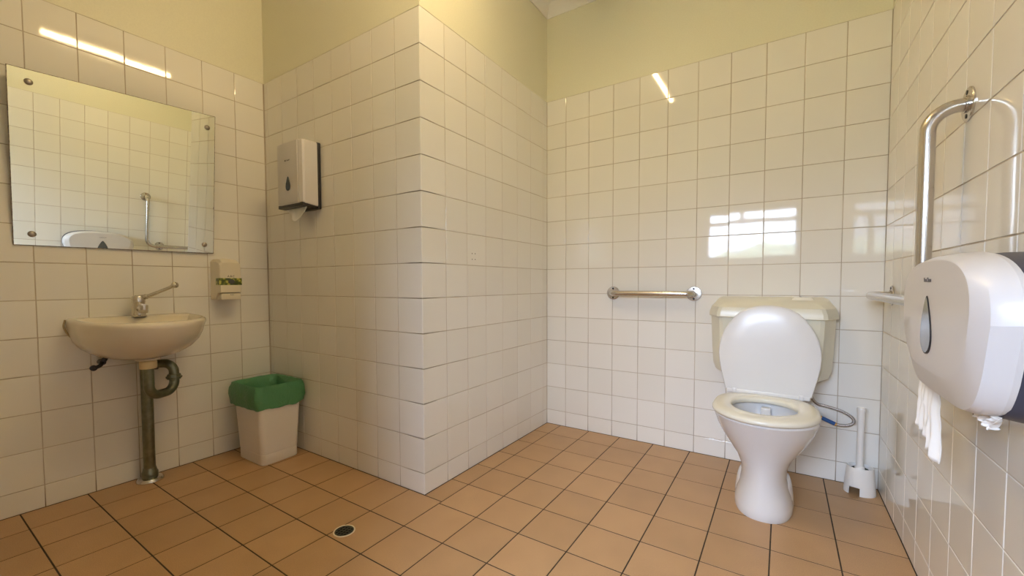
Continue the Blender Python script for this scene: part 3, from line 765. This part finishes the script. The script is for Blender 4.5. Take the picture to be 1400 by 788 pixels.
mb.add(vs, fs); mb.build('holder_body', M['brushwhite'], t, smooth=50)
mb = MB(); mb.lathe([(.0478, .034), (.0478, .037)], (qx, qy, 0), (0,0,1), 40); mb.build('holder_floor', M['brushwhite'], t)
t = thing('toilet_brush', (qx, qy, .04), 'white handled toilet brush standing upright in its holder', 'toilet brush')
mb = MB(); mb.lathe([(.012, .042), (.030, .046), (.034, .060), (.034, .092), (.030, .104), (.012, .107)], (qx, qy, 0), (0,0,1), 40); mb.build('brush_head', M['brush'], t)
mb = MB(); mb.lathe([(.017, .100), (.018, .108), (.0165, .113), (.0125, .118), (.0122, .150), (.0118, .25), (.0138, .352), (.0150, .358), (.0150, .370), (.0130, .374), (.0128, .371), (.0110, .371)], (qx-.002, qy-.004, 0), (0,0,1), 28)
mb.build('handle', M['brushwhite'], t)

# ------------------------------------------------------------------ outside the window
mb = MB(); mb.box((-8, -16, -.3), (9, YF-.2, -.2)); struct(mb.build('ground', M['ground'], smooth=0))
bm = bmesh.new(); bmesh.ops.create_icosphere(bm, subdivisions=5, radius=1)
for v in bm.verts:
    p = v.co.copy(); d = 1 + .18*noise.noise(p*3) + .12*noise.noise(p*9) + .10*noise.noise(p*22)
    v.co = Vector((p.x*2.6*d, p.y*.7*d, max(0, p.z + .9)*.93*d))
mb = MB(); mb.bm(bm, 0, Matrix.Translation((1.95, -6.2, -.2)))
o = mb.build('hedge', M['foliage'], loc=(1.95, -6.2, -.2), smooth=0); tag(o, 'green hedge growing outside beyond the window', 'hedge')

# ------------------------------------------------------------------ daylight
w = bpy.data.worlds.new('sky'); bpy.context.scene.world = w; w.use_nodes = True; nt = w.node_tree; bg = nt.nodes['Background']
tc = N(nt, 'ShaderNodeTexCoord'); sp_ = N(nt, 'ShaderNodeSeparateXYZ'); nt.links.new(tc.outputs['Generated'], sp_.inputs[0])
rp = N(nt, 'ShaderNodeValToRGB'); nt.links.new(sp_.outputs['Z'], rp.inputs['Fac'])
rp.color_ramp.elements[0].color = (.165, .205, .265, 1); rp.color_ramp.elements[1].color = (.68, .81, 1.08, 1); rp.color_ramp.elements[0].position = .02; rp.color_ramp.elements[1].position = .45
nt.links.new(rp.outputs['Color'], bg.inputs['Color']); bg.inputs['Strength'].default_value = 86
ld_ = bpy.data.lights.new('window_portal', 'AREA'); ld_.shape = 'RECTANGLE'; ld_.size = WIN[1]-WIN[0]; ld_.size_y = WIN[3]-WIN[2]; ld_.cycles.is_portal = True
lo_ = bpy.data.objects.new('window_portal', ld_); C.objects.link(lo_); lo_.location = ((WIN[0]+WIN[1])/2, YF-.085, (WIN[2]+WIN[3])/2); lo_.rotation_euler = (PI/2, 0, 0)

sd_ = bpy.data.lights.new('bounce_sun', 'SUN'); sd_.energy = 240; sd_.angle = .01; sd_.color = (.93, .96, 1)  # lamp added to light the paving, whose bounce lifts the upper walls
so_ = bpy.data.objects.new('bounce_sun', sd_); C.objects.link(so_); so_.rotation_euler = (math.radians(-38), 0, math.radians(20)); so_.location = (0, 6, 8)
# ------------------------------------------------------------------ camera
cd = bpy.data.cameras.new('camera'); co = bpy.data.objects.new('camera', cd); C.objects.link(co)
cd.sensor_width = 36; cd.lens = 571.26/1400*36; cd.shift_x = 1.786/1400; cd.shift_y = 16.47/1400; cd.clip_start = .02
yaw, pit, rol = .578, -.0396, .0033
Rm = Matrix.Rotation(yaw, 3, 'Z') @ Matrix.Rotation(pit, 3, 'X') @ Matrix.Rotation(rol, 3, 'Y')
right, fwd, up = Rm.col[0], Rm.col[1], Rm.col[2]
m4 = Matrix((right, up, -fwd)).transposed().to_4x4(); m4.translation = (1.2835, -1.2810, .9150); co.matrix_world = m4
sc = bpy.context.scene; sc.camera = co
vs_ = sc.view_settings; vs_.view_transform = 'Standard'; vs_.look = 'None'; vs_.exposure = 0; vs_.gamma = 1; vs_.use_curve_mapping = False
sc.cycles.max_bounces = 12; sc.cycles.diffuse_bounces = 6; sc.cycles.glossy_bounces = 6; sc.cycles.transparent_max_bounces = 8
sc.cycles.caustics_reflective = False; sc.cycles.caustics_refractive = False; sc.cycles.sample_clamp_indirect = 8
